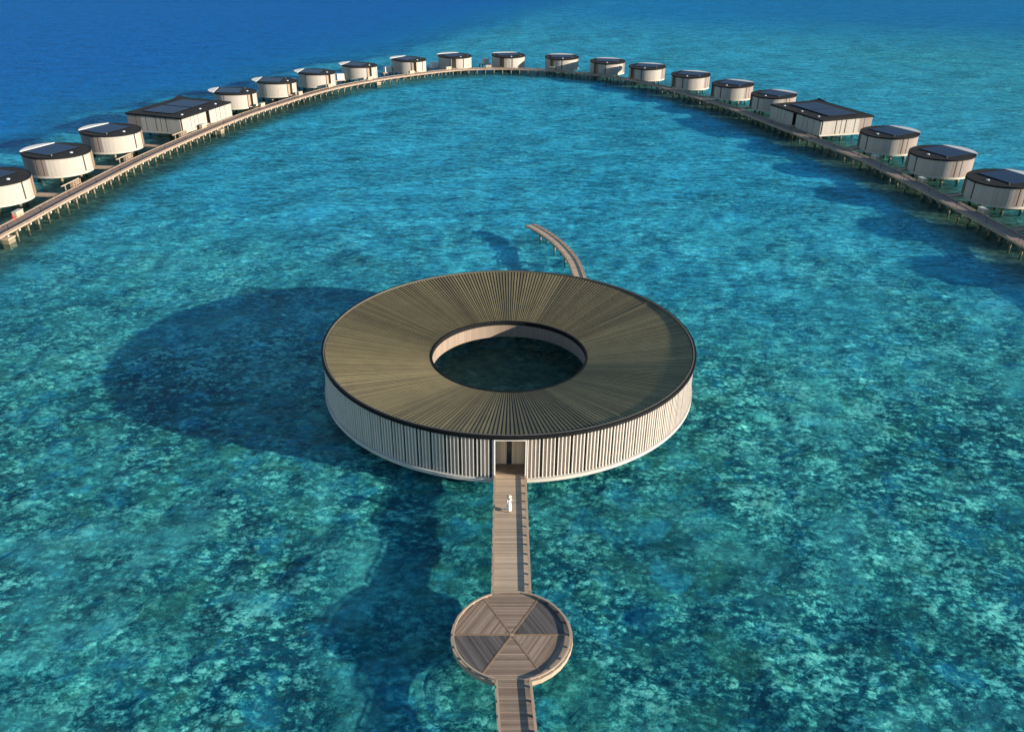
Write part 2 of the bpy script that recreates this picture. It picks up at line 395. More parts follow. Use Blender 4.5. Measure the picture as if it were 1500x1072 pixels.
def axis(lo, hi, step, far):
    a = []; x = lo
    while x <= hi: a.append(x); x += step
    s = step; L = [lo]; H = [hi]
    while H[-1] < far: s *= 1.25; H.append(H[-1]+s); L.append(L[-1]-s)
    return sorted(set(L+a+H))
def refine(A, lo, hi, step):
    out = [a for a in A if a < lo or a > hi]; x = lo
    while x <= hi: out.append(x); x += step
    return sorted(out)
XS = refine(axis(-130, 130, 3.25, 9000), -66, 66, .85)
YS = refine([y for y in axis(-60, 300, 3.25, 12000) if y > -3000], -58, 72, .85)
def relief(x, y):
    near = (1-smooth(60, 70, abs(x)))*(1-smooth(62, 76, y))*smooth(-60, -56, y)
    h = .26*mnoise.noise(Vector((x*.16, y*.16, 0)))
    if near: h += near*.26*mnoise.noise(Vector((x*.42, y*.42, 5))) + near*.17*mnoise.noise(Vector((x*.95, y*.95, 9)))
    return h if abs(x) < 400 and y < 500 else 0
def sheet(name, zf, mat):
    V, F, D, L, A = [], [], [], [], []
    for y in YS:
        for x in XS:
            d, l, a = FLD[(x, y)]
            V.append((x, y, zf(x, y, d))); D.append(d); L.append(l); A.append(a)
    n = len(XS)
    for j in range(len(YS)-1):
        for i in range(n-1): F.append((j*n+i, j*n+i+1, (j+1)*n+i+1, (j+1)*n+i))
    me = bpy.data.meshes.new(name); me.from_pydata(V, [], F)
    for nm, arr in (('deep_vignette', D), ('lagoon', L), ('algae', A)):
        at = me.attributes.new(nm, 'FLOAT', 'POINT'); at.data.foreach_set('value', arr)
    me.materials.append(mat); me.polygons.foreach_set('use_smooth', [True]*len(F))
    o = bpy.data.objects.new(name, me); col.objects.link(o); o['kind'] = 'structure'
    return o
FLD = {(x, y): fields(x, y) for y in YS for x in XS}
SEA = -0.9
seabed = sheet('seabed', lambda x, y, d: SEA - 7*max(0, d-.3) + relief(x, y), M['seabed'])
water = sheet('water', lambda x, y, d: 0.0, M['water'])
tag(seabed, 'mottled coral and sand sea floor seen through clear water')
tag(water, 'rippled turquoise sea over the reef')

# ------------------------------------------------------------------ ring pavilion
ring = empty('ring_pavilion')
tag(ring, 'large ring-shaped pavilion with ribbed olive roof and pale vertical fins', 'pavilion')
RO, RI, HO, HI = 19.68, 8.36, 5.38, 3.36
def zr(r): return HI + (HO-HI)*(r-RI)/(RO-RI)
mb = MB(); n = 180
for k in range(n):
    a, b = 360*k/n, 360*(k+1)/n
    mb.quad(B(RI, a, zr(RI)-.06), B(RI, b, zr(RI)-.06), B(RO-.2, b, zr(RO-.2)-.06), B(RO-.2, a, zr(RO-.2)-.06))
    mb.quad(B(RI, a, zr(RI)-.35), B(RO-.2, a, zr(RO-.2)-.35), B(RO-.2, b, zr(RO-.2)-.35), B(RI, b, zr(RI)-.35))
roof = mb.build('roof', M['roofbase'], ring, merge=True)
mb = MB()
for k in range(NRIB):                   # the battens: broad outside, narrow at the oculus
    a = 360*(k+.5)/NRIB
    seam = (k % 37 == 12)
    r1, r2 = RI+.12, RO-.42
    def cs(r, wd_, h):
        z = zr(r); d = Vector((cos(R(a)), -sin(R(a)), 0)); c = Vector(B(r, a, 0))
        return [c-d*wd_+Vector((0,0,z-.055)), c-d*wd_+Vector((0,0,z+h)), c+d*wd_+Vector((0,0,z+h)), c+d*wd_+Vector((0,0,z-.055))]
    i1, i2 = cs(r1, .046, .015), cs(r2, .122 if not seam else .15, .018+(.03 if seam else 0))
    for q in range(3): mb.quad(i1[q], i1[q+1], i2[q+1], i2[q])
    mb.quad(*i2); mb.quad(*i1[::-1])
bat = mb.build('batten', M['rib'], roof); bat['kind'] = 'stuff'
bat.name = 'battens'
mb = MB(); ringwall(mb, RO-.22, RO-.02, 0, 360, HO-.30, HO+.03, 180); mb.build('fascia', M['black'], ring)
mb = MB(); ringwall(mb, RO-.34, RO-.22, 0, 360, HO-.1, HO+.06, 180); mb.build('roof_lip', M['lip'], ring)
mb = MB(); ringwall(mb, RI-.10, RI+.10, 0, 360, HI-.40, HI+.07, 140); mb.build('oculus_rim', M['black'], ring)
FR = 19.40                              # wall line
ENT = 4.15                              # half-width of entrance in degrees
mb = MB(); ringwall(mb, FR-.22, FR-.07, -180+ENT, 180-ENT, .95, HO-.27, 170); mb.build('backing_wall', M['back'], ring)
mb = MB()
NF = 352
slots = MB()
for k in range(NF):
    a = -180+ENT+.35 + (360-2*ENT-.7)*k/(NF-1)
    T = Matrix.Rotation(-R(a), 4, 'Z')
    mb.box(-.034, .034, FR-.069, FR+.10, .96, HO-.28, T)
    fromdoor = 180-abs(a)
    if fromdoor < 62 and k % 4 == (0 if a < 0 else 3) :
        T2 = Matrix.Rotation(-R(a+.5), 4, 'Z')
        slots.box(-.105, .105, FR-.069, FR-.045, .965, HO-.29, T2)
    elif k % 8 == 3:
        T2 = Matrix.Rotation(-R(a+.5), 4, 'Z')
        slots.box(-.05, .05, FR-.069, FR-.045, .965, HO-.29, T2)
fins = mb.build('fins', M['fin'], ring); fins['kind'] = 'stuff'
slots.build('dark_slots', M['dark'], ring)['kind'] = 'stuff'  # dark strips standing in for shaded gaps between the fins
mb = MB(); ringwall(mb, FR-.5, FR+.30, -180+ENT+.2, 180-ENT-.2, .62, .95, 170); mb.build('base_ledge', M['ledge'], ring)
mb = MB(); ringwall(mb, RI+3.0, FR-.5, 0, 360, .45, .80, 160); mb.build('floor_slab', M['ledge'], ring)
mb = MB(); ringwall(mb, RI+3.0, RI+3.2, 0, 360, .80, HI, 100); mb.build('dark_backing', M['dark'], ring)  # near-black ring stands in for the shaded gap below the inner wall
mb = MB(); ringwall(mb, RI+.02, RI+.22, 0, 360, 1.40, HI-.40, 140); mb.build('inner_wall', M['inner'], ring)
# entrance
ew = FR*sin(R(ENT))
mb = MB()
yo = -FR-.14
mb.box(-ew-.02, -ew+.10, yo, yo+.5, .64, HO-.29); mb.box(ew-.10, ew+.02, yo, yo+.5, .64, HO-.29)
mb.box(-ew+.10, ew-.10, yo, yo+.5, HO-.46, HO-.29)
mb.build('door_frame', M['fin'], ring)
mb = MB()
mb.box(-ew+.02, -ew+.10, yo+.5, yo+2.2, 1.15, 4.5); mb.box(ew-.10, ew-.02, yo+.5, yo+2.2, 1.15, 4.5)
mb.box(-ew+.10, -.30, yo+2.05, yo+2.2, 1.15, 4.5); mb.box(.16, ew-.10, yo+2.05, yo+2.2, 1.15, 4.5)
mb.build('entrance_panel', M['entry'], ring)
mb = MB(); mb.box(-.30, .16, yo+2.10, yo+2.22, 1.15, 4.5); mb.build('door', M['glass'], ring)
mb = MB(); mb.box(-ew+.02, ew-.02, yo-.02, yo+2.05, .98, 1.148); mb.build('entrance_floor', M['entryfloor'], ring)
mb = MB(); mb.quad((-ew+.02, yo+.5, 4.8), (ew-.02, yo+.5, 4.8), (ew-.02, yo+2.2, 4.5), (-ew+.02, yo+2.2, 4.5)); mb.build('entrance_ceiling', M['entry'], ring)
for k in range(26):
    for rr in (17.2,) if k % 2 else (17.2, 12.2):
        a = 360*k/26+5
        m_ = MB(); x, y, _ = B(rr, a, 0); m_.cyl(x, y, SEA-.1, .45, .22, 10); m_.build('pile', M['pile'], ring)

# ------------------------------------------------------------------ walkway, round platform, jetty
ZD = 1.15
def kerb_rail(path, side_n, mat, parent, post_step=1.1, z=ZD, gap=.10, hgt=.085, wdt=.12, name='kerb_rail'):
    """low timber bar carried on small blocks, following a list of 2D points"""
    bar = MB(); blk = MB(); S = 0; nxt = post_step*.4
    P = [Vector((p[0], p[1])) for p in path]
    nr = []
    for i in range(len(P)):
        d = (P[min(i+1, len(P)-1)]-P[max(i-1, 0)]).normalized(); nr.append(Vector((-d.y, d.x)))
    z0, z1 = z+gap, z+gap+hgt
    for i in range(len(P)-1):
        a0, a1 = P[i]-nr[i]*wdt/2, P[i]+nr[i]*wdt/2; b0, b1 = P[i+1]-nr[i+1]*wdt/2, P[i+1]+nr[i+1]*wdt/2
        q = lambda p, zz: (p.x, p.y, zz)
        bar.quad(q(a0,z1), q(b0,z1), q(b1,z1), q(a1,z1)); bar.quad(q(a0,z0), q(a1,z0), q(b1,z0), q(b0,z0))
        bar.quad(q(a0,z0), q(b0,z0), q(b0,z1), q(a0,z1)); bar.quad(q(a1,z0), q(a1,z1), q(b1,z1), q(b1,z0))
        L = (P[i+1]-P[i]).length
        while nxt <= S+L:
            c = P[i].lerp(P[i+1], (nxt-S)/L); ang = math.atan2(P[i+1].y-P[i].y, P[i+1].x-P[i].x)
            T = Matrix.Translation((c.x, c.y, 0)) @ Matrix.Rotation(ang, 4, 'Z')
            blk.box(-.08, .08, -wdt/2+.008, wdt/2-.008, z-.02, z0+.002, T); nxt += post_step
        S += L
    o = bar.build(name, mat, parent); b = blk.build('rail_blocks', M['strip'], o); b['kind'] = 'stuff'
    return o
def strip_deck(L, Rr, z, th, name, mat, parent, v0=0):
    """deck between two polylines of equal length with planks laid across"""
    mb = MB(); v = v0
    for i in range(len(L)-1):
        a, b, c, d = L[i], Rr[i], Rr[i+1], L[i+1]
        l = ((Vector(a)+Vector(b))/2-(Vector(c)+Vector(d))/2).length; w_ = (Vector(a)-Vector(b)).length
        mb.quad((*a, z), (*b, z), (*c, z), (*d, z), [(0,v),(w_,v),(w_,v+l),(0,v+l)])
        mb.quad((*a, z-th), (*d, z-th), (*c, z-th), (*b, z-th))
        mb.quad((*a, z-th), (*a, z), (*d, z), (*d, z-th)); mb.quad((*b, z), (*b, z-th), (*c, z-th), (*c, z))
        v += l
    a, b = L[0], Rr[0]; mb.quad((*a, z-th), (*b, z-th), (*b, z), (*a, z))
    a, b = L[-1], Rr[-1]; mb.quad((*b, z-th), (*a, z-th), (*a, z), (*b, z))
    return mb.build(name, mat, parent)
def trestle(x, y, half, ang, zt, parent, lamp=False, over=.0, r=.15):
    T = Matrix.Translation((x, y, 0)) @ Matrix.Rotation(ang, 4, 'Z')
    mb = MB(); mb.box(-half-over, half+over, -.14, .14, zt-.30, zt, T)
    for sx in (-1, 1):
        p = T @ Vector((sx*(half-.25), 0, 0)); mb.cyl(p.x, p.y, SEA-.3, zt-.30, r, 8)
    o = mb.build('trestle', M['pile'], parent)
    if lamp:
        l = MB(); l.box(half+over+.003, half+over+.13, -.10, .10, zt-.16, zt+.05, T); l.build('lamp', M['lamp'], o)
    return o
# upper walkway
CP = Vector((0.0, -37.75)); RP = 4.13
wk = empty('boardwalk', (0, -26.6, ZD)); wk.location = (0, 0, 0)
tag(wk, 'straight grey timber boardwalk joining the round platform to the ring entrance', 'boardwalk')
ys = [-19.12-(33.95-19.12)*k/12 for k in range(13)]
strip_deck([(-1.34, y) for y in ys], [(1.34, y) for y in ys], ZD, .12, 'deck', M['deck'], wk)
for sx in (-1, 1):
    m_ = MB(); m_.box(sx*1.40-.06, sx*1.40+.06, -33.92, -19.12, ZD-.30, ZD+.004); m_.build('edge_board', M['kerb'], wk)
    kerb_rail([(sx*1.33, -19.3-14.5*k/10) for k in range(11)], 1, M['kerb'], wk)
m_ = MB(); m_.box(-1.33, 1.33, -33.98, -33.86, ZD+.001, ZD+.016); m_.build('joint_strip', M['strip'], wk)
m_ = MB(); m_.box(-1.33, 1.33, -27.06, -26.98, ZD-.02, ZD+.004); m_.build('joint_strip', M['strip'], wk)
# round platform
rp = empty('round_platform'); tag(rp, 'round timber platform of six plank sectors interrupting the boardwalk', 'platform')
secmat = ['deck_brown', 'deck_grey', 'deck_brown', 'deck_brown', 'deck_grey', 'deck_brown']
for s_ in range(6):
    mid = 60*s_; mb = MB(); N = 10
    f_ = Vector((sin(R(mid)), cos(R(mid)))); g_ = Vector((f_.y, -f_.x))
    rs = RP-.12
    for k in range(N):
        a, b = mid-30+60*k/N, mid-30+60*(k+1)/N
        pts = [Vector((0, 0)), Vector((rs*sin(R(b)), rs*cos(R(b)))), Vector((rs*sin(R(a)), rs*cos(R(a))))]
        off = s_*17.3
        mb.face([(CP.x+p.x, CP.y+p.y, ZD+.003) for p in pts], [(p.dot(g_)+off, p.dot(f_)+off) for p in pts])
        q = [(CP.x+p.x, CP.y+p.y, ZD-.12) for p in pts][::-1]; mb.face(q)
    mb.build('deck_sector', M[secmat[s_]], rp)
for s_ in range(6):
    T = Matrix.Translation((CP.x, CP.y, 0)) @ Matrix.Rotation(-R(30+60*s_), 4, 'Z')
    mb = MB(); mb.box(-.065, .065, .085, RP-.14, ZD-.02, ZD+.018, T); mb.build('divider_strip', M['strip'], rp)
mb = MB(); mb.cyl(CP.x, CP.y, ZD-.02, ZD+.024, .13, 12); mb.build('hub_plate', M['kerb'], rp)
gu, gl = math.degrees(math.asin(1.45/RP)), math.degrees(math.asin(1.16/RP))
T0 = Matrix.Translation((CP.x, CP.y, 0))
for sg in (1, -1):
    for (a0, a1) in ((gu*sg, (180-gl)*sg),):
        mb = MB(); ringwall(mb, RP-.12, RP+.02, min(a0, a1), max(a0, a1), ZD-.36, ZD+.01, 13)
        o = mb.build('edge_board', M['kerb'], rp); o.data.transform(T0)
        pts = [(CP.x+(RP-.17)*sin(R(a0+(a1-a0)*k/30)), CP.y+(RP-.17)*cos(R(a0+(a1-a0)*k/30))) for k in range(31)]
        kerb_rail(pts, 1, M['kerb'], rp)
for k in range(6):
    m_ = MB(); x, y, _ = B(1.6, 60*k+30, 0); m_.cyl(CP.x+x, CP.y+y, SEA-.3, ZD-.13, .16, 8); m_.build('pile', M['pile'], rp)
# lower walkway (slightly skewed)
lw = empty('boardwalk'); tag(lw, 'narrower timber boardwalk leading off the bottom of the picture', 'boardwalk')
def lx(y): return .07 + (-41.7-y)*.058
ys = [-41.86-k for k in range(14)]
ys[0] = -41.66
strip_deck([(lx(y)-1.03, y) for y in ys], [(lx(y)+1.03, y) for y in ys], ZD-.002, .12, 'deck', M['deck_brown'], lw, 5)
for sx in (-1, 1):
    L1 = [(lx(y)+sx*1.14-.06, y) for y in ys]; L2 = [(lx(y)+sx*1.14+.05, y) for y in ys]
    strip_deck(L1, L2, ZD+.004, .32, 'edge_board', M['kerb'], lw)
    kerb_rail([(lx(y)+sx*1.06, y) for y in ys], 1, M['kerb'], lw)
for y in (-52.7,): trestle(lx(y), y, .7, 0, ZD-.13, lw, r=.10)
# curved jetty behind the ring
jt = empty('jetty'); tag(jt, 'thin curved timber jetty behind the ring pavilion', 'jetty')
JC = [(9.6, 17.5), (10.2, 23), (10.12, 28.7), (9.62, 35.4), (7.95, 42.6), (5.7, 48.2), (3.75, 51.6)]
JP = catmull([Vector(p) for p in JC], 1.1)
def offs(P, d):
    out = []
    for i in range(len(P)):
        t = (P[min(i+1, len(P)-1)]-P[max(i-1, 0)]).normalized(); out.append((P[i].x-t.y*d, P[i].y+t.x*d))
    return out
strip_deck(offs(JP, .92), offs(JP, -.92), ZD, .22, 'deck', M['deck'], jt)
kerb_rail(offs(JP, .82), 1, M['arckerb'], jt); kerb_rail(offs(JP, -.82), 1, M['arckerb'], jt)
for i in range(3, len(JP)-1, 5):
    t = JP[i+1]-JP[i-1]; trestle(JP[i].x, JP[i].y, .8, math.atan2(t.y, t.x)-pi/2, ZD-.23, jt)

# ------------------------------------------------------------------ arc boardwalk
ZA = 1.35
ab = empty('arc_boardwalk'); tag(ab, 'long curved boardwalk on piles linking all the villas round the lagoon', 'boardwalk')
# ARCP is the lagoon edge, ordered from left end over the far side to the right end; outside (ocean) is to the left of travel
AL = offs(ARCP, 3.0); AR = offs(ARCP, 0.0)
strip_deck(AL, AR, ZA, .16, 'deck', M['deck_arc'], ab)
strip_deck(offs(ARCP, .16), offs(ARCP, -.06), ZA+.10, .34, 'edge_beam', M['arckerb'], ab)
kerb_rail(offs(ARCP, .1), 1, M['arckerb'], ab, 2.0, ZA+.10, .10, .09, .16, 'kerb_rail')
kerb_rail(offs(ARCP, 2.9), 1, M['arckerb'], ab, 2.0, ZA, .12, .10, .16, 'kerb_rail')
tr = []
for i in range(1, len(ARCP)-1, 2):
    t = (ARCP[i+1]-ARCP[i-1]).normalized(); nn = Vector((-t.y, t.x)); c = ARCP[i]+nn*1.5
    tr.append((c.length, c, math.atan2(t.y, t.x)-pi/2, i))
def near_cam(e): return (e[1]-Vector((CAM.x, CAM.y))).length
tr.sort(key=near_cam)
rest = MB()
for j, (_, c, ang, i) in enumerate(tr):
    lampy = c.x < -2 or (.0 < c.x < 8)
    if j < 100: trestle(c.x, c.y, 1.5, ang, ZA-.17, ab, lampy, .35, .17)
    else:
        T = Matrix.Translation((c.x, c.y, 0)) @ Matrix.Rotation(ang, 4, 'Z')
        rest.box(-1.85, 1.85, -.14, .14, ZA-.47, ZA-.17, T)
        for sx in (-1, 1):
            p = T @ Vector((sx*1.25, 0, 0)); rest.cyl(p.x, p.y, SEA-.3, ZA-.47, .17, 8)
rest.build('far_trestles', M['pile'], ab)['kind'] = 'stuff'
for i in range(4, len(ARCP)-2, 6):
    t = (ARCP[i+1]-ARCP[i-1]).normalized(); nn = Vector((-t.y, t.x)); c = ARCP[i]+nn*.32
    m_ = MB(); m_.cyl(c.x, c.y, ZA, ZA+1.0, .045, 6); m_.cyl(c.x, c.y, ZA+1.0, ZA+1.07, .075, 6); m_.build('light_post', M['black'], ab)

# ------------------------------------------------------------------ round villas
RV, HV0, SL, ZB0 = 6.15, 5.50, .045, 1.5
def make_villa(mir):
    s = -1 if mir else 1
    root = empty('round_villa')
    zt = lambda x, y: HV0 + SL*y
    zw = lambda x, y: HV0 + SL*y - .20
    def A(a, b): return (s*b, s*a) if mir else (a, b)
    def wl(name, mat, a, b, ri=RV-.28, ro=RV-.08, z0=1.95, z1=zw):
        a, b = A(a, b); mb = MB(); ringwall(mb, ri, ro, min(a, b), max(a, b), z0, z1); return mb.build(name, mat, root)
    CR = 43
    # roof deck (chord cut) and canopy
    mb = MB(); yc = RV*cos(R(CR)); Rr = RV-.02
    pts = [B(Rr, CR+(360-2*CR)*k/56, 0) for k in range(57)]
    mb.face([(x, y, zt(x, y)) for x, y, _ in pts][::-1], [(x, y) for x, y, _ in pts])
    mb.face([(x, y, zt(x, y)-.12) for x, y, _ in pts])
    mb.build('roof', M['vroof'], root)
    mb = MB(); ringwall(mb, RV-.03, RV+.07, CR, 360-CR, lambda x, y: zt(x, y)-.24, lambda x, y: zt(x, y)+.05, 60)
    mb.build('fascia', M['black'], root)
    mb = MB(); Rc = RV+(.12 if mir else .45)
    a1 = math.degrees(math.acos((yc+.02)/Rc))
    pts = [B(Rc, -a1+2*a1*k/24, 0) for k in range(25)]
    top = [(x, y, zt(x, y)+.10) for x, y, _ in pts]; bot = [(x, y, zt(x, y)-.02) for x, y, _ in pts]
    mb.face(top[::-1]); mb.face(bot)
    for k in range(24): mb.quad(bot[k], top[k], top[k+1], bot[k+1])
    mb.quad(bot[-1], top[-1], top[0], bot[0])
    cn = mb.build('canopy', M['white'], root)
    mb = MB(); ringwall(mb, Rc-.02, Rc+.05, -a1, a1, lambda x, y: zt(x, y)-.05, lambda x, y: zt(x, y)+.125, 24); mb.build('canopy_trim', M['black'], cn)
    # walls
    wl('wall', M['wall'], -45, -72.4); wl('wall', M['wall'], -73.6, -135)
    wl('wall', M['wall'], -149.5, -175.2); wl('wall', M['wall'], -178.2, -244)
    wl('screen', M['screen'], 116, 109.3); wl('screen', M['screen'], 107.7, 98.4); wl('screen', M['screen'], 96.8, 45)
    wl('dark_backing', M['dark'], -45, -134.9, RV-.75, RV-.5); wl('dark_backing', M['dark'], -150, -315, RV-.75, RV-.5)  # near-black backing supplies the shade inside the wall slots
    wl('door', M['door'], -134.9, -150, RV-.75, RV-.6)
    a, b = A(-134.2, -135.0); wl('door_frame', M['door'], -134.0, -135.0, RV-.6, RV+.12, 1.8)
    wl('door_frame', M['door'], -149.5, -150.5, RV-.6, RV+.12, 1.8)
    # glazed ocean front on a chord
    yg = RV*cos(R(CR))+.0; xg = (RV-.3)*sin(R(45))
    mb = MB(); mb.box(-xg, xg, yg-.35, yg-.25, 1.9, zw(0, yg)+.0); mb.build('window', M['glass'], root)
    mb = MB(); ringwall(mb, .0+RV-.42, RV-.04, 40, 320, 1.5, 1.93, 56); mb.build('base_band', M['band'], root)
    mb = MB(); pts = [B(RV-.42, 360*k/48, 0) for k in range(48)]
    mb.face([(x, y, 1.56) for x, y, _ in pts]); mb.face([(x, y, 1.88) for x, y, _ in pts][::-1])
    for k in range(48):
        p, q = pts[k], pts[(k+1) % 48]; mb.quad((p[0], p[1], 1.56), (p[0], p[1], 1.88), (q[0], q[1], 1.88), (q[0], q[1], 1.56))
    mb.build('floor', M['band'], root)
    # solar array and skylight
    x0, x1, y0, y1 = -.64*RV, .62*RV, -.33*RV, .63*RV
    mb = MB()
    P = [(x0, y0), (x1, y0), (x1, y1), (x0, y1)]
    mb.face([(x, y, zt(x, y)+.13) for x, y in P], [(x, y) for x, y in P])
    for k in range(4):
        p, q = P[k], P[(k+1) % 4]; mb.quad((*p, zt(*p)+.03), (*q, zt(*q)+.03), (*q, zt(*q)+.13), (*p, zt(*p)+.13))
    mb.build('solar_panel', M['solar'], root)
    mb = MB(); y_ = -.60*RV
    mb.cyl(0, y_, zt(0, y_)-.02, zt(0, y_)+.10, .32, 14); mb.cyl(0, y_, zt(0, y_)+.10, zt(0, y_)+.18, .30, 14, .16); mb.build('skylight', M['dome'], root)
    mb = MB(); mb.cyl(s*3.7, -2.6, zt(0, -2.6)-.02, zt(0, -2.6)+.35, .13, 8); mb.build('vent_pipe', M['lip'], root)
    for k in range(7):
        m_ = MB(); x, y, _ = B(4.4, 360*k/7+20, 0); m_.cyl(x, y, SEA-.3, 1.56, .26, 10); m_.build('pile', M['pile'], root)
    m_ = MB(); m_.cyl(0, 0, SEA-.3, 1.56, .3, 10); m_.build('pile', M['pile'], root)
    return root
VIL = [  # x, y, bearing of the ocean front, mirrored, label
 (-90.1, 63.0, -74, 1, 'round villa cut off by the left edge of the picture, behind a cream cabinet'),
 (-88.5, 83.0, -71, 1, 'second round villa from the left edge, dark roof with white sliver at the back'),
 (-86.4, 102.8, -69, 1, 'round villa just left of the long rectangular villa on the left side'),
 (-75.0, 154.6, -98, 0, 'round villa at the far end of the left rectangular villa, white canopy tip leftward'),
 (-68.4, 173.7, -94, 0, 'second round villa beyond the left rectangular villa, white canopy tip to the left'),
 (-60.2, 191.9, -89, 0, 'third round villa beyond the left rectangular villa, white pod at its right'),
 (-49.3, 209.2, -81, 0, 'fourth round villa beyond the left rectangular villa, brown doorway right of centre'),
 (-34.2, 225.0, -61, 0, 'second round villa left of the topmost one at the crown of the arc'),
 (-18.5, 235.8, -37, 0, 'round villa directly left of the topmost one, doorway in the middle of its wall'),
 (1.1, 238.6, -16, 0, 'topmost round villa at the crown of the arc, cream cabinet at its left'),
 (20.6, 234.7, 0, 0, 'round villa directly right of the topmost one, slanting shadow across its wall'),
 (36.1, 224.5, 10, 0, 'second round villa right of the topmost one, curved shadow on its wall'),
 (48.1, 211.5, 23, 0, 'third round villa right of the topmost one, sunlit cream wall'),
 (59.3, 193.8, 31, 0, 'fourth round villa right of the topmost one, bright highlight down its wall'),
 (68.1, 175.4, 43, 0, 'fifth round villa right of the topmost one, two before the right rectangular villa'),
 (75.1, 157.2, 54, 0, 'round villa partly hidden behind the far end of the right rectangular villa'),
 (86.4, 107.0, 66, 0, 'round villa just below the right rectangular villa, in half shade'),
 (88.8, 87.3, 70, 0, 'second round villa from the right edge, shaded wall with dark slot'),
 (90.5, 67.3, 74, 0, 'round villa cut off by the right edge of the picture'),
 (91.6, 47.4, 77, 0, 'round villa beyond the right edge whose shadow falls on the boardwalk'),
 (91.8, 27.4, 80, 0, 'last round villa on the right, outside the picture'),
]
protos = {}
used = set()
VIL = [(*push(v[0], v[1]), *v[2:]) for v in VIL]
for x, y, b, mir, lab in VIL:
    if mir not in protos: protos[mir] = make_villa(mir); o = protos[mir]
    else: o = copy_tree(protos[mir])
    o.location = (x, y, -.47); o.rotation_euler.z = -R(b); o.scale = (FAR, FAR, FAR)
    tag(o, lab, 'villa', 'round villas along the curved boardwalk')

# bridges from each door to the boardwalk
def bridge(px, py, shift=0.0, wd=1.5):
    best = min(range(2, len(ARCP)-2), key=lambda i: (ARCP[i]-Vector((px, py))).length)
    i = max(2, min(len(ARCP)-3, best+int(shift))); q = Vector(AL[i])
    a = Vector((px, py)); d = (q-a); L = d.length
    if L < .6: return
    d.normalize(); nrm = Vector((-d.y, d.x))*wd/2
    q = q + d*.0
    P = [a+(q-a)*k/3 for k in range(4)]
    o = strip_deck([tuple(p+nrm) for p in P], [tuple(p-nrm) for p in P], ZA-.004, .14, 'bridge', M['deck'], ab)
    for sg in (1, -1):
        strip_deck([tuple(p+nrm*sg*1.0+nrm*.06) for p in P], [tuple(p+nrm*sg-nrm*.06) for p in P], ZA+.11, .3, 'bridge_kerb', M['arckerb'], o)
for x, y, b, mir, lab in VIL:
    a = b + (142 if mir else -142)
    bridge(x+(RV-.05)*sin(R(a)), y+(RV-.05)*cos(R(a)), 0 if (mir or x < 30) else 1)

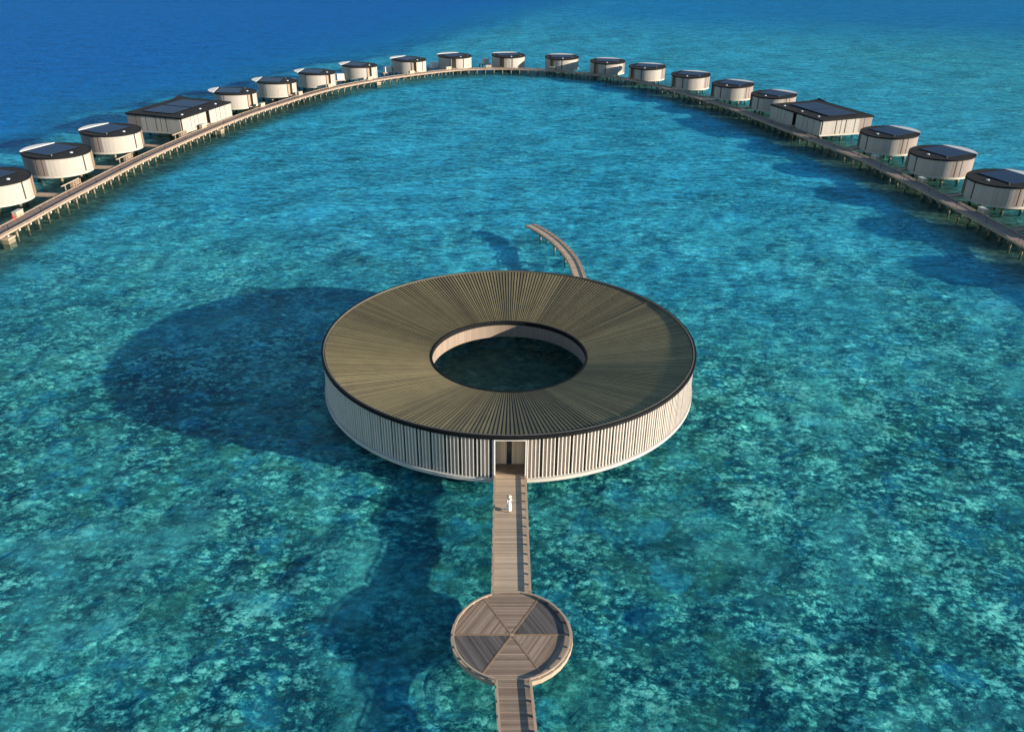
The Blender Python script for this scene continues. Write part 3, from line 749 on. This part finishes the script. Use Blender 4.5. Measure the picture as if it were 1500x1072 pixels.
# ------------------------------------------------------------------ rectangular villas
def make_block(m):
    """local: +Y ocean, X along; m=+1 puts the raised roof corner at +X, -1 at -X"""
    root = empty('rectangular_villa')
    LX, LY = 11.2, 7.3
    def zt(x, y):
        d = math.hypot((m*x-LX)/3.6, (y-LY)/2.0)
        return 5.55 + .035*y + .42*max(0, 1-d)**1.3 - .04*(1-(x/LX)**2)*(y > 0)
    NX, NY = 20, 10; mb = MB()
    gx = [-LX+2*LX*i/NX for i in range(NX+1)]; gy = [-LY+2*LY*j/NY for j in range(NY+1)]
    for i in range(NX):
        for j in range(NY):
            q = [(gx[i], gy[j]), (gx[i+1], gy[j]), (gx[i+1], gy[j+1]), (gx[i], gy[j+1])]
            mb.face([(x, y, zt(x, y)) for x, y in q])
    mb.build('roof', M['vroof'], root, merge=True)
    mb = MB()
    def edge(P, h0=.32, h1=.06, t=.1):
        for (x0, y0), (x1, y1) in zip(P, P[1:]):
            dx, dy = x1-x0, y1-y0; l = math.hypot(dx, dy); nx, ny = dy/l*t, -dx/l*t
            a = [(x0, y0), (x1, y1), (x1+nx, y1+ny), (x0+nx, y0+ny)]
            zz = [zt(x0, y0), zt(x1, y1)]; zl = [zz[0], zz[1], zz[1], zz[0]]
            lo = [(p[0], p[1], z-h0) for p, z in zip(a, zl)]; hi = [(p[0], p[1], z+h1) for p, z in zip(a, zl)]
            mb.quad(*hi[::1]); mb.quad(*lo[::-1]); mb.quad(lo[2], lo[3], hi[3], hi[2]); mb.quad(lo[0], lo[1], hi[1], hi[0])
    edge([(x, -LY) for x in gx]); edge([(LX, y) for y in gy]); edge([(x, LY) for x in gx[::-1]]); edge([(-LX, y) for y in gy[::-1]])
    mb.build('fascia', M['black'], root)
    # walls: panels on each side separated by slots
    core = MB(); core.box(-LX+.45, LX-.45, -LY+1.1, LY-1.2, 1.9, 5.0); core.build('dark_backing', M['dark'], root)
    core = MB(); core.box(-LX+.45, -.85*1, -LY+.28, -LY+1.08, 1.9, 5.1); core.box(.85, LX-.45, -LY+.28, -LY+1.08, 1.9, 5.1); core.build('dark_backing', M['dark'], root)
    def panels(axis_, fixed, cuts, mat, name, lo, hi, t=.16):
        for (a, b) in zip([lo]+[c+g for c, g in cuts], [c-g for c, g in cuts]+[hi]):
            mb = MB(); n = max(1, int((b-a)/1.5)); 
            for k in range(n):
                p, q = a+(b-a)*k/n, a+(b-a)*(k+1)/n
                if axis_ == 'x': C = [(p, fixed), (q, fixed)]; off = (0, t if fixed < 0 else -t)
                else: C = [(fixed, p), (fixed, q)]; off = (-t if fixed > 0 else t, 0)
                z = [zt(*C[0])-.3, zt(*C[1])-.3]; D = [(x+off[0], y+off[1]) for x, y in C]
                z0 = 1.95
                mb.quad((*C[0], z0), (*C[1], z0), (*C[1], z[1]), (*C[0], z[0]), [(p, 0), (q, 0), (q, 3), (p, 3)])
                mb.quad((*D[1], z0), (*D[0], z0), (*D[0], z[0]), (*D[1], z[1]))
                mb.quad((*C[0], z[0]), (*C[1], z[1]), (*D[1], z[1]), (*D[0], z[0])); mb.quad((*C[1], z0), (*C[0], z0), (*D[0], z0), (*D[1], z0))
                if k == 0: mb.quad((*D[0], z0), (*C[0], z0), (*C[0], z[0]), (*D[0], z[0]))
                if k == n-1: mb.quad((*C[1], z0), (*D[1], z0), (*D[1], z[1]), (*C[1], z[1]))
            mb.build(name, mat, root)
    y0 = -LY+.03
    panels('x', y0, [(-7.4, .08), (-6.0, .06), (-4.3, .07), ], M['wall'], 'wall', -LX+.2, -.8)
    panels('x', y0, [(3.8, .06), (5.6, .08), (8.0, .07)], M['wall'], 'wall', .8, LX-.2)
    for sx in (-1, 1):
        panels('y', sx*(LX-.03), [(-3.1, .13), (-1.7, .09), (-.4, .13), (2.2, .09)], M['wall'] if sx == -m else M['wall'], 'wall', -LY+.45, 3.4)
        panels('y', sx*(LX-.03), [(4.8, .06)], M['screen'], 'screen', 3.42, LY-.3)
    mb = MB(); mb.box(-LX+.3, LX-.3, LY-1.0, LY-.9, 1.95, 5.4); mb.build('window', M['glass'], root)
    mb = MB(); mb.box(-.8, .8, -LY+1.0, -LY+1.09, 1.9, 5.1); mb.build('door', M['door'], root)
    mb = MB(); mb.box(-LX+.02, -.8, -LY+.0, LY-.1, 1.5, 1.93); mb.box(.8, LX-.02, -LY+.0, LY-.1, 1.5, 1.93); mb.box(-.8, .8, -LY+.3, LY-.1, 1.52, 1.9); mb.build('base_band', M['band'], root)
    for (xa, xb) in ((-8.2, -.3), (.3, 8.2)):
        P = [(xa, -3.2), (xb, -3.2), (xb, 4.6), (xa, 4.6)]; mb = MB()
        mb.face([(x, y, zt(x, y)+.20) for x, y in P], [(x, y) for x, y in P])
        for k in range(4):
            p, q = P[k], P[(k+1) % 4]; mb.quad((*p, zt(*p)+.02), (*q, zt(*q)+.02), (*q, zt(*q)+.20), (*p, zt(*p)+.20))
        mb.build('solar_panel', M['solar'], root)
    for x in (-7.8, 0.0, 7.0):
        mb = MB(); mb.cyl(x, -5.4, zt(x, -5.4)-.02, zt(x, -5.4)+.10, .32, 14); mb.cyl(x, -5.4, zt(x, -5.4)+.10, zt(x, -5.4)+.2, .3, 14, .16); mb.build('skylight', M['dome'], root)
    for x in (-9.5, -5.5, -1.5, 2.5, 6.5, 9.7):
        for y in (-5.8, 0, 5.8):
            m_ = MB(); m_.cyl(x, y, SEA-.3, 1.5, .26, 10); m_.build('pile', M['pile'], root)
    return root
lb = make_block(1); lb.location = (*push(-80.6, 129.4), -.47); lb.scale = (FAR, FAR, FAR)
dv = Vector((-71.7+76.9, 136.8-114.6)); lb.rotation_euler.z = math.atan2(dv.y, dv.x)
tag(lb, 'long rectangular villa on the left side with two solar arrays on its dark roof', 'villa', 'rectangular villas')
rb = make_block(-1); rb.location = (*push(79.9, 133.3), -.47); rb.scale = (FAR, FAR, FAR)
dv = Vector((76.27-70.28, 118.33-139.68)); rb.rotation_euler.z = math.atan2(dv.y, dv.x)
tag(rb, 'long rectangular villa on the right side, end wall sunlit and long wall in shade', 'villa', 'rectangular villas')
for blk in (lb, rb):
    T = Matrix.Translation(blk.location) @ Matrix.Rotation(blk.rotation_euler.z, 4, 'Z'); p = T @ Vector((0, -7.35, 0)); bridge(p.x, p.y, 0, 2.0)

# ------------------------------------------------------------------ small things on and near the arc boardwalk
def nearest_ang(x, y):
    i = min(range(1, len(ARCP)-1), key=lambda k: (ARCP[k]-Vector((x, y))).length)
    t = ARCP[i+1]-ARCP[i-1]; n_ = Vector((-t.y, t.x)).normalized(); return math.atan2(t.y, t.x), ARCP[i], n_
def make_cabinet():
    root = empty('service_cabinet')
    mb = MB(); mb.box(-1.0, 1.0, -.38, .38, .06, 1.05); mb.build('body', M['cabinet'], root)
    mb = MB(); mb.box(-1.05, 1.05, -.43, .43, 1.05, 1.12); mb.build('lid', M['ledge'], root)
    for s in (-1, 1):
        mb = MB(); mb.box(s*.5-.46, s*.5+.46, -.405, -.382, .12, 1.0); d = mb.build('door', M['cabinet'], root)
        mb = MB(); mb.box(s*.12-.02, s*.12+.02, -.43, -.407, .5, .64); mb.build('handle', M['black'], d)
    mb = MB(); mb.box(-.95, .95, -.33, .33, 0, .06); mb.build('plinth', M['black'], root)
    return root
CAB = [(-79.9, 52.2, 'cream cabinet on the boardwalk beside the red hydrant at the left edge'),
       (-68.6+1, 151.4, 'cream cabinet in front of the villa beside the left rectangular villa'),
       (-63.0+.5, 171.2, 'cream cabinet in front of the second villa beyond the left rectangular villa'),
       (-69.9, 121.9, 'cream cabinet outside the entrance of the left rectangular villa'),
       (-54.6, 186.0, 'cream cabinet before the third villa beyond the left rectangular villa'),
       (-45.1, 201.6, 'cream cabinet before the fourth villa beyond the left rectangular villa'),
       (-33.0, 216.5, 'cream cabinet in front of the second villa left of the topmost'),
       (-20.1, 226.8, 'cream cabinet in front of the villa directly left of the topmost'),
       (-6.2, 231.0, 'sunlit cream cabinet on the boardwalk just left of the topmost villa'),
       (17.0, 229.2, 'cabinet in front of the villa directly right of the topmost'),
       (80.6, 97.0, 'shaded cabinet before the villa below the right rectangular villa'),
       (81.3, 77.6, 'shaded cabinet before the second villa from the right edge'),
       (82.0, 57.0, 'shaded cabinet before the villa cut off by the right edge')]
cab0 = make_cabinet()
for k, (x, y, lab) in enumerate(CAB):
    ang, p, n_ = nearest_ang(*push(x, y)); q = p+n_*3.35
    o = cab0 if k == 0 else copy_tree(cab0)
    o.location = (q.x, q.y, ZA-.16); o.rotation_euler.z = ang
    tag(o, lab, 'cabinet', 'service cabinets along the boardwalk')
# support shelves for the cabinets are brackets of the boardwalk
for k, (x, y, lab) in enumerate(CAB):
    ang, p, n_ = nearest_ang(*push(x, y)); q = p+n_*3.45
    T = Matrix.Translation((q.x, q.y, 0)) @ Matrix.Rotation(ang, 4, 'Z')
    m_ = MB(); m_.box(-1.2, 1.2, -.45, .5, ZA-.30, ZA-.16, T); m_.build('cabinet_shelf', M['kerb'], ab)
# red hydrant
hy = empty('fire_hydrant', (-80.4, 49.6, ZA)); tag(hy, 'small red hydrant beside the cream cabinet at the left edge', 'hydrant')
hy.location = (*push(-80.25, 50.2), ZA)
m_ = MB(); m_.cyl(0, 0, 0, .75, .13, 12); m_.cyl(0, 0, .75, .9, .13, 12, .05); m_.build('body', M['red'], hy)
m_ = MB(); m_.cyl(0, 0, .0, .06, .2, 12); m_.build('base_flange', M['red'], hy)
for s in (-1, 1):
    m_ = MB(); m_.box(min(0, s*.24), max(0, s*.24), -.06, .06, .48, .60); m_.build('outlet', M['red'], hy)
# timber service stands with a red extinguisher under the near left villas
def make_stand():
    root = empty('service_stand')
    m_ = MB(); m_.box(-1.3, 4.6, -.10, .10, 1.15, 1.30); m_.build('top_beam', M['kerb'], root)
    for x in (-1.2, -.4, .4, 1.2):
        m_ = MB(); m_.box(x-.06, x+.06, -.35, .35, -.2, 1.14); m_.build('post', M['kerb'], root)
    for z in (.0, .5, 1.0):
        m_ = MB(); m_.box(-1.13, 1.13, -.32, .32, z, z+.06); m_.build('shelf', M['kerb'], root)
    m_ = MB(); m_.box(3.4, 3.52, -.08, .08, -1.2, 1.15); m_.build('post', M['kerb'], root)
    m_ = MB(); m_.cyl(.8, 0, .07, .48, .17, 10); m_.build('extinguisher', M['red'], root)
    m_ = MB(); m_.box(-.9, .1, -.22, .22, .57, .9); m_.build('crate', M['deck_brown'], root)
    return root
st0 = make_stand()
for k, (x, y, lab) in enumerate([(-79.3, 70.6, 'timber service stand with red extinguisher in front of the second villa from the left'),
                       (-78.4, 91.3, 'timber service stand with red extinguisher before the villa left of the rectangular one'),
                       (-75.0, 113.5, 'timber service stand at the near corner of the left rectangular villa')]):
    ang, p, n_ = nearest_ang(*push(x, y)); q = p+n_*3.5
    o = st0 if k == 0 else copy_tree(st0)
    o.location = (q.x, q.y, ZA-.1); o.rotation_euler.z = ang+pi*1.0
    tag(o, lab, 'stand', 'timber service stands by the boardwalk')
for (x, y, z) in []: pass
# white pool pods between far-left villas
def make_pod():
    root = empty('pool_pod')
    m_ = MB(); m_.box(-1.2, 1.2, -1.0, 1.0, 1.2, 3.1); m_.build('screen_wall', M['white'], root)
    m_ = MB(); m_.box(-2.2, 1.6, -1.5, 1.5, .98, 1.2); m_.build('deck', M['deck'], root)
    for x, y in ((-1.8, -1.2), (-1.8, 1.2), (1.3, -1.2), (1.3, 1.2)):
        m_ = MB(); m_.cyl(x, y, SEA-.3, .98, .18, 8); m_.build('pile', M['pile'], root)
    return root
pd0 = make_pod()
for k, (x, y, lab) in enumerate([(-67.6, 192.7, 'white pod on piles between the second and third villas beyond the left rectangular one'),
                       (-54.9, 204.3, 'white pod on piles between the third and fourth villas beyond the left rectangular one'),
                       (-41.5, 222.5, 'grey-white pod on piles at the left side of the second villa left of the topmost'),
                       (-26.3, 234.9, 'grey-white pod on piles at the left of the villa next to the topmost'),
                       (-7.6, 246.5, 'pale pod on piles half hidden behind the left of the topmost villa')]):
    o = pd0 if k == 0 else copy_tree(pd0)
    o.location = (*push(x, y), -.3); o.rotation_euler.z = .5
    tag(o, lab, 'pod', 'white pods beside the far-left villas')
# concrete landing blocks at the lagoon edge
for k, (x, y, lab) in enumerate([(-40.7, 199.4, 'yellowish concrete block under the boardwalk edge on the far left of the arc'),
                       (-70.9, 124.7, 'yellowish concrete block under the boardwalk by the left rectangular villa'),
                       (-78.1, 43.2, 'weathered concrete block under the boardwalk at the left edge')]):
    ang, p, n_ = nearest_ang(*push(x, y)); q = p-n_*.25
    o = empty('landing_block', (q.x, q.y, -.35), ang)
    tag(o, lab, 'block', 'concrete landing blocks under the boardwalk')
    m_ = MB(); m_.box(-.9, .9, -.55, .5, SEA-.3, 1.05); m_.build('base', M['pile'], o)
    m_ = MB(); m_.box(-1.0, 1.0, -.65, .55, 1.05, 1.25); m_.build('cap', M['cabinet'], o)

# ------------------------------------------------------------------ the person
def skin_mesh(name, verts, edges, radii, mat, parent, root=0, sub=2):
    me = bpy.data.meshes.new(name); me.from_pydata(verts, edges, []); o = bpy.data.objects.new(name, me); col.objects.link(o)
    o.modifiers.new('skin', 'SKIN')
    me.skin_vertices or None
    if not me.skin_vertices:
        bm = bmesh.new(); bm.from_mesh(me); bm.verts.layers.skin.verify(); bm.to_mesh(me); bm.free()
    for i, sv_ in enumerate(me.skin_vertices[0].data):
        r_ = radii[i]; sv_.radius = r_ if isinstance(r_, tuple) else (r_, r_); sv_.use_root = (i == root)
    ss = o.modifiers.new('sub', 'SUBSURF'); ss.levels = sub; ss.render_levels = sub
    me.materials.append(mat); o.parent = parent
    for p in me.polygons: p.use_smooth = True
    o.modifiers['skin'].use_smooth_shade = True
    return o
pr = empty('person', (-.10, -24.35, ZD), R(12))
pr.scale = (.89, .89, .89)
tag(pr, 'person in a long white dress and straw hat walking towards the ring entrance', 'person')
# local: +Y is the walking direction
V_ = [(0,0,.93),(0,.0,1.08),(0,.01,1.25),(0,.01,1.40),(0,.015,1.48),(0,.03,1.56),(0,.035,1.66),
      (-.10,0,.90),(-.10,.14,.50),(-.10,.20,.085),(-.10,.33,.035),
      (.10,0,.90),(.10,-.04,.50),(.10,-.30,.14),(.10,-.19,.04),
      (-.17,.01,1.39),(-.24,-.10,1.14),(-.25,-.05,.91),(-.25,-.03,.84),
      (.17,.01,1.39),(.26,.08,1.15),(.25,.24,.97),(.245,.29,.91)]
E_ = [(0,1),(1,2),(2,3),(3,4),(4,5),(5,6),(0,7),(7,8),(8,9),(9,10),(0,11),(11,12),(12,13),(13,14),(3,15),(15,16),(16,17),(17,18),(3,19),(19,20),(20,21),(21,22)]
R_ = [(.15,.11),(.125,.095),(.14,.10),(.15,.09),.052,.085,.088, .09,.058,.038,.036, .09,.058,.038,.036, .058,.044,.028,(.036,.018), .058,.044,.028,(.036,.018)]
fing = []
for sd_, base, dr in ((-1, 18, Vector((0, .25, -1))), (1, 22, Vector((0, .5, -.85)))):
    bpnt = Vector(V_[base]); dr.normalize()
    for k, ln in enumerate((.075, .085, .08, .062)):
        o1 = bpnt+dr*.03+Vector((0, (k-1.5)*.02, 0)); o2 = o1+dr*ln*.55; o3 = o2+dr*ln*.45+Vector((-sd_*.018, 0, 0))
        i = len(V_); V_ += [tuple(o1), tuple(o2), tuple(o3)]; E_ += [(base, i), (i, i+1), (i+1, i+2)]; R_ += [.010, .009, .008]
    i = len(V_); V_ += [tuple(bpnt+Vector((-sd_*.02, .03, 0))), tuple(bpnt+Vector((-sd_*.03, .055, -.04)))]; E_ += [(base, i), (i, i+1)]; R_ += [.011, .010]
body = skin_mesh('body', V_, E_, R_, M['skin'], pr)
def lathe(name, prof, mat, parent, n=28, sq=lambda a, z: (1, 1, 0, 0)):
    mb = MB()
    for (r1, z1), (r2, z2) in zip(prof, prof[1:]):
        for k in range(n):
            a, b = 2*pi*k/n, 2*pi*(k+1)/n
            def P(r, z, t):
                sx, sy, ox, oy = sq(t, z); return (r*cos(t)*sx+ox, r*sin(t)*sy+oy, z)
            mb.quad(P(r1, z1, a), P(r1, z1, b), P(r2, z2, b), P(r2, z2, a))
    return mb.build(name, mat, parent, smooth=True, merge=True)
def dsq(t, z):
    k = max(0, min(1, (1.0-z)/.8)); f = 1+.07*k*sin(9*t)
    return (1.0*f, (.72+.35*k)*f, 0, -.03*k)
lathe('dress', [(.235,.22),(.235,.4),(.225,.62),(.205,.85),(.18,.97),(.155,1.1),(.178,1.26),(.19,1.36),(.15,1.43),(.07,1.455)], M['dress'], pr, 36, dsq)
for sd_, a, b in ((-1, (-.15,.01,1.40), (-.235,-.085,1.16)), (1, (.15,.01,1.40), (.25,.065,1.17))):
    skin_mesh('sleeve', [a, tuple((Vector(a)+Vector(b))/2), b], [(0,1),(1,2)], [.075,.070,.072], M['dress'], pr)
hair = lathe('hair', [(.001,1.76),(.07,1.745),(.105,1.69),(.11,1.60),(.10,1.50),(.05,1.42),(.001,1.41)], M['hair'], pr, 20, lambda t, z: (.95, .95, 0, -.035 if z > 1.5 else -.06))
hat = lathe('hat', [(.001,1.845),(.06,1.84),(.10,1.815),(.112,1.76),(.118,1.715),(.17,1.70),(.235,1.675),(.235,1.667),(.17,1.69),(.11,1.70)], M['straw'], pr, 30, lambda t, z: (1, 1.05, 0, .01+(1.7-z)*.2))
rb_ = lathe('ribbon', [(.121,1.712),(.119,1.745),(.10,1.745)], M['ribbon'], hat, 30, lambda t, z: (1, 1.05, 0, .01))
m_ = MB(); m_.box(-.02, .02, .10, .145, 1.585, 1.625); nose = m_.build('nose', M['skin'], body)
for s in (-1, 1):
    m_ = MB(); m_.cyl(s*.035, .112, 1.635, 1.650, .012, 8); m_.build('eye', M['ribbon'], body)
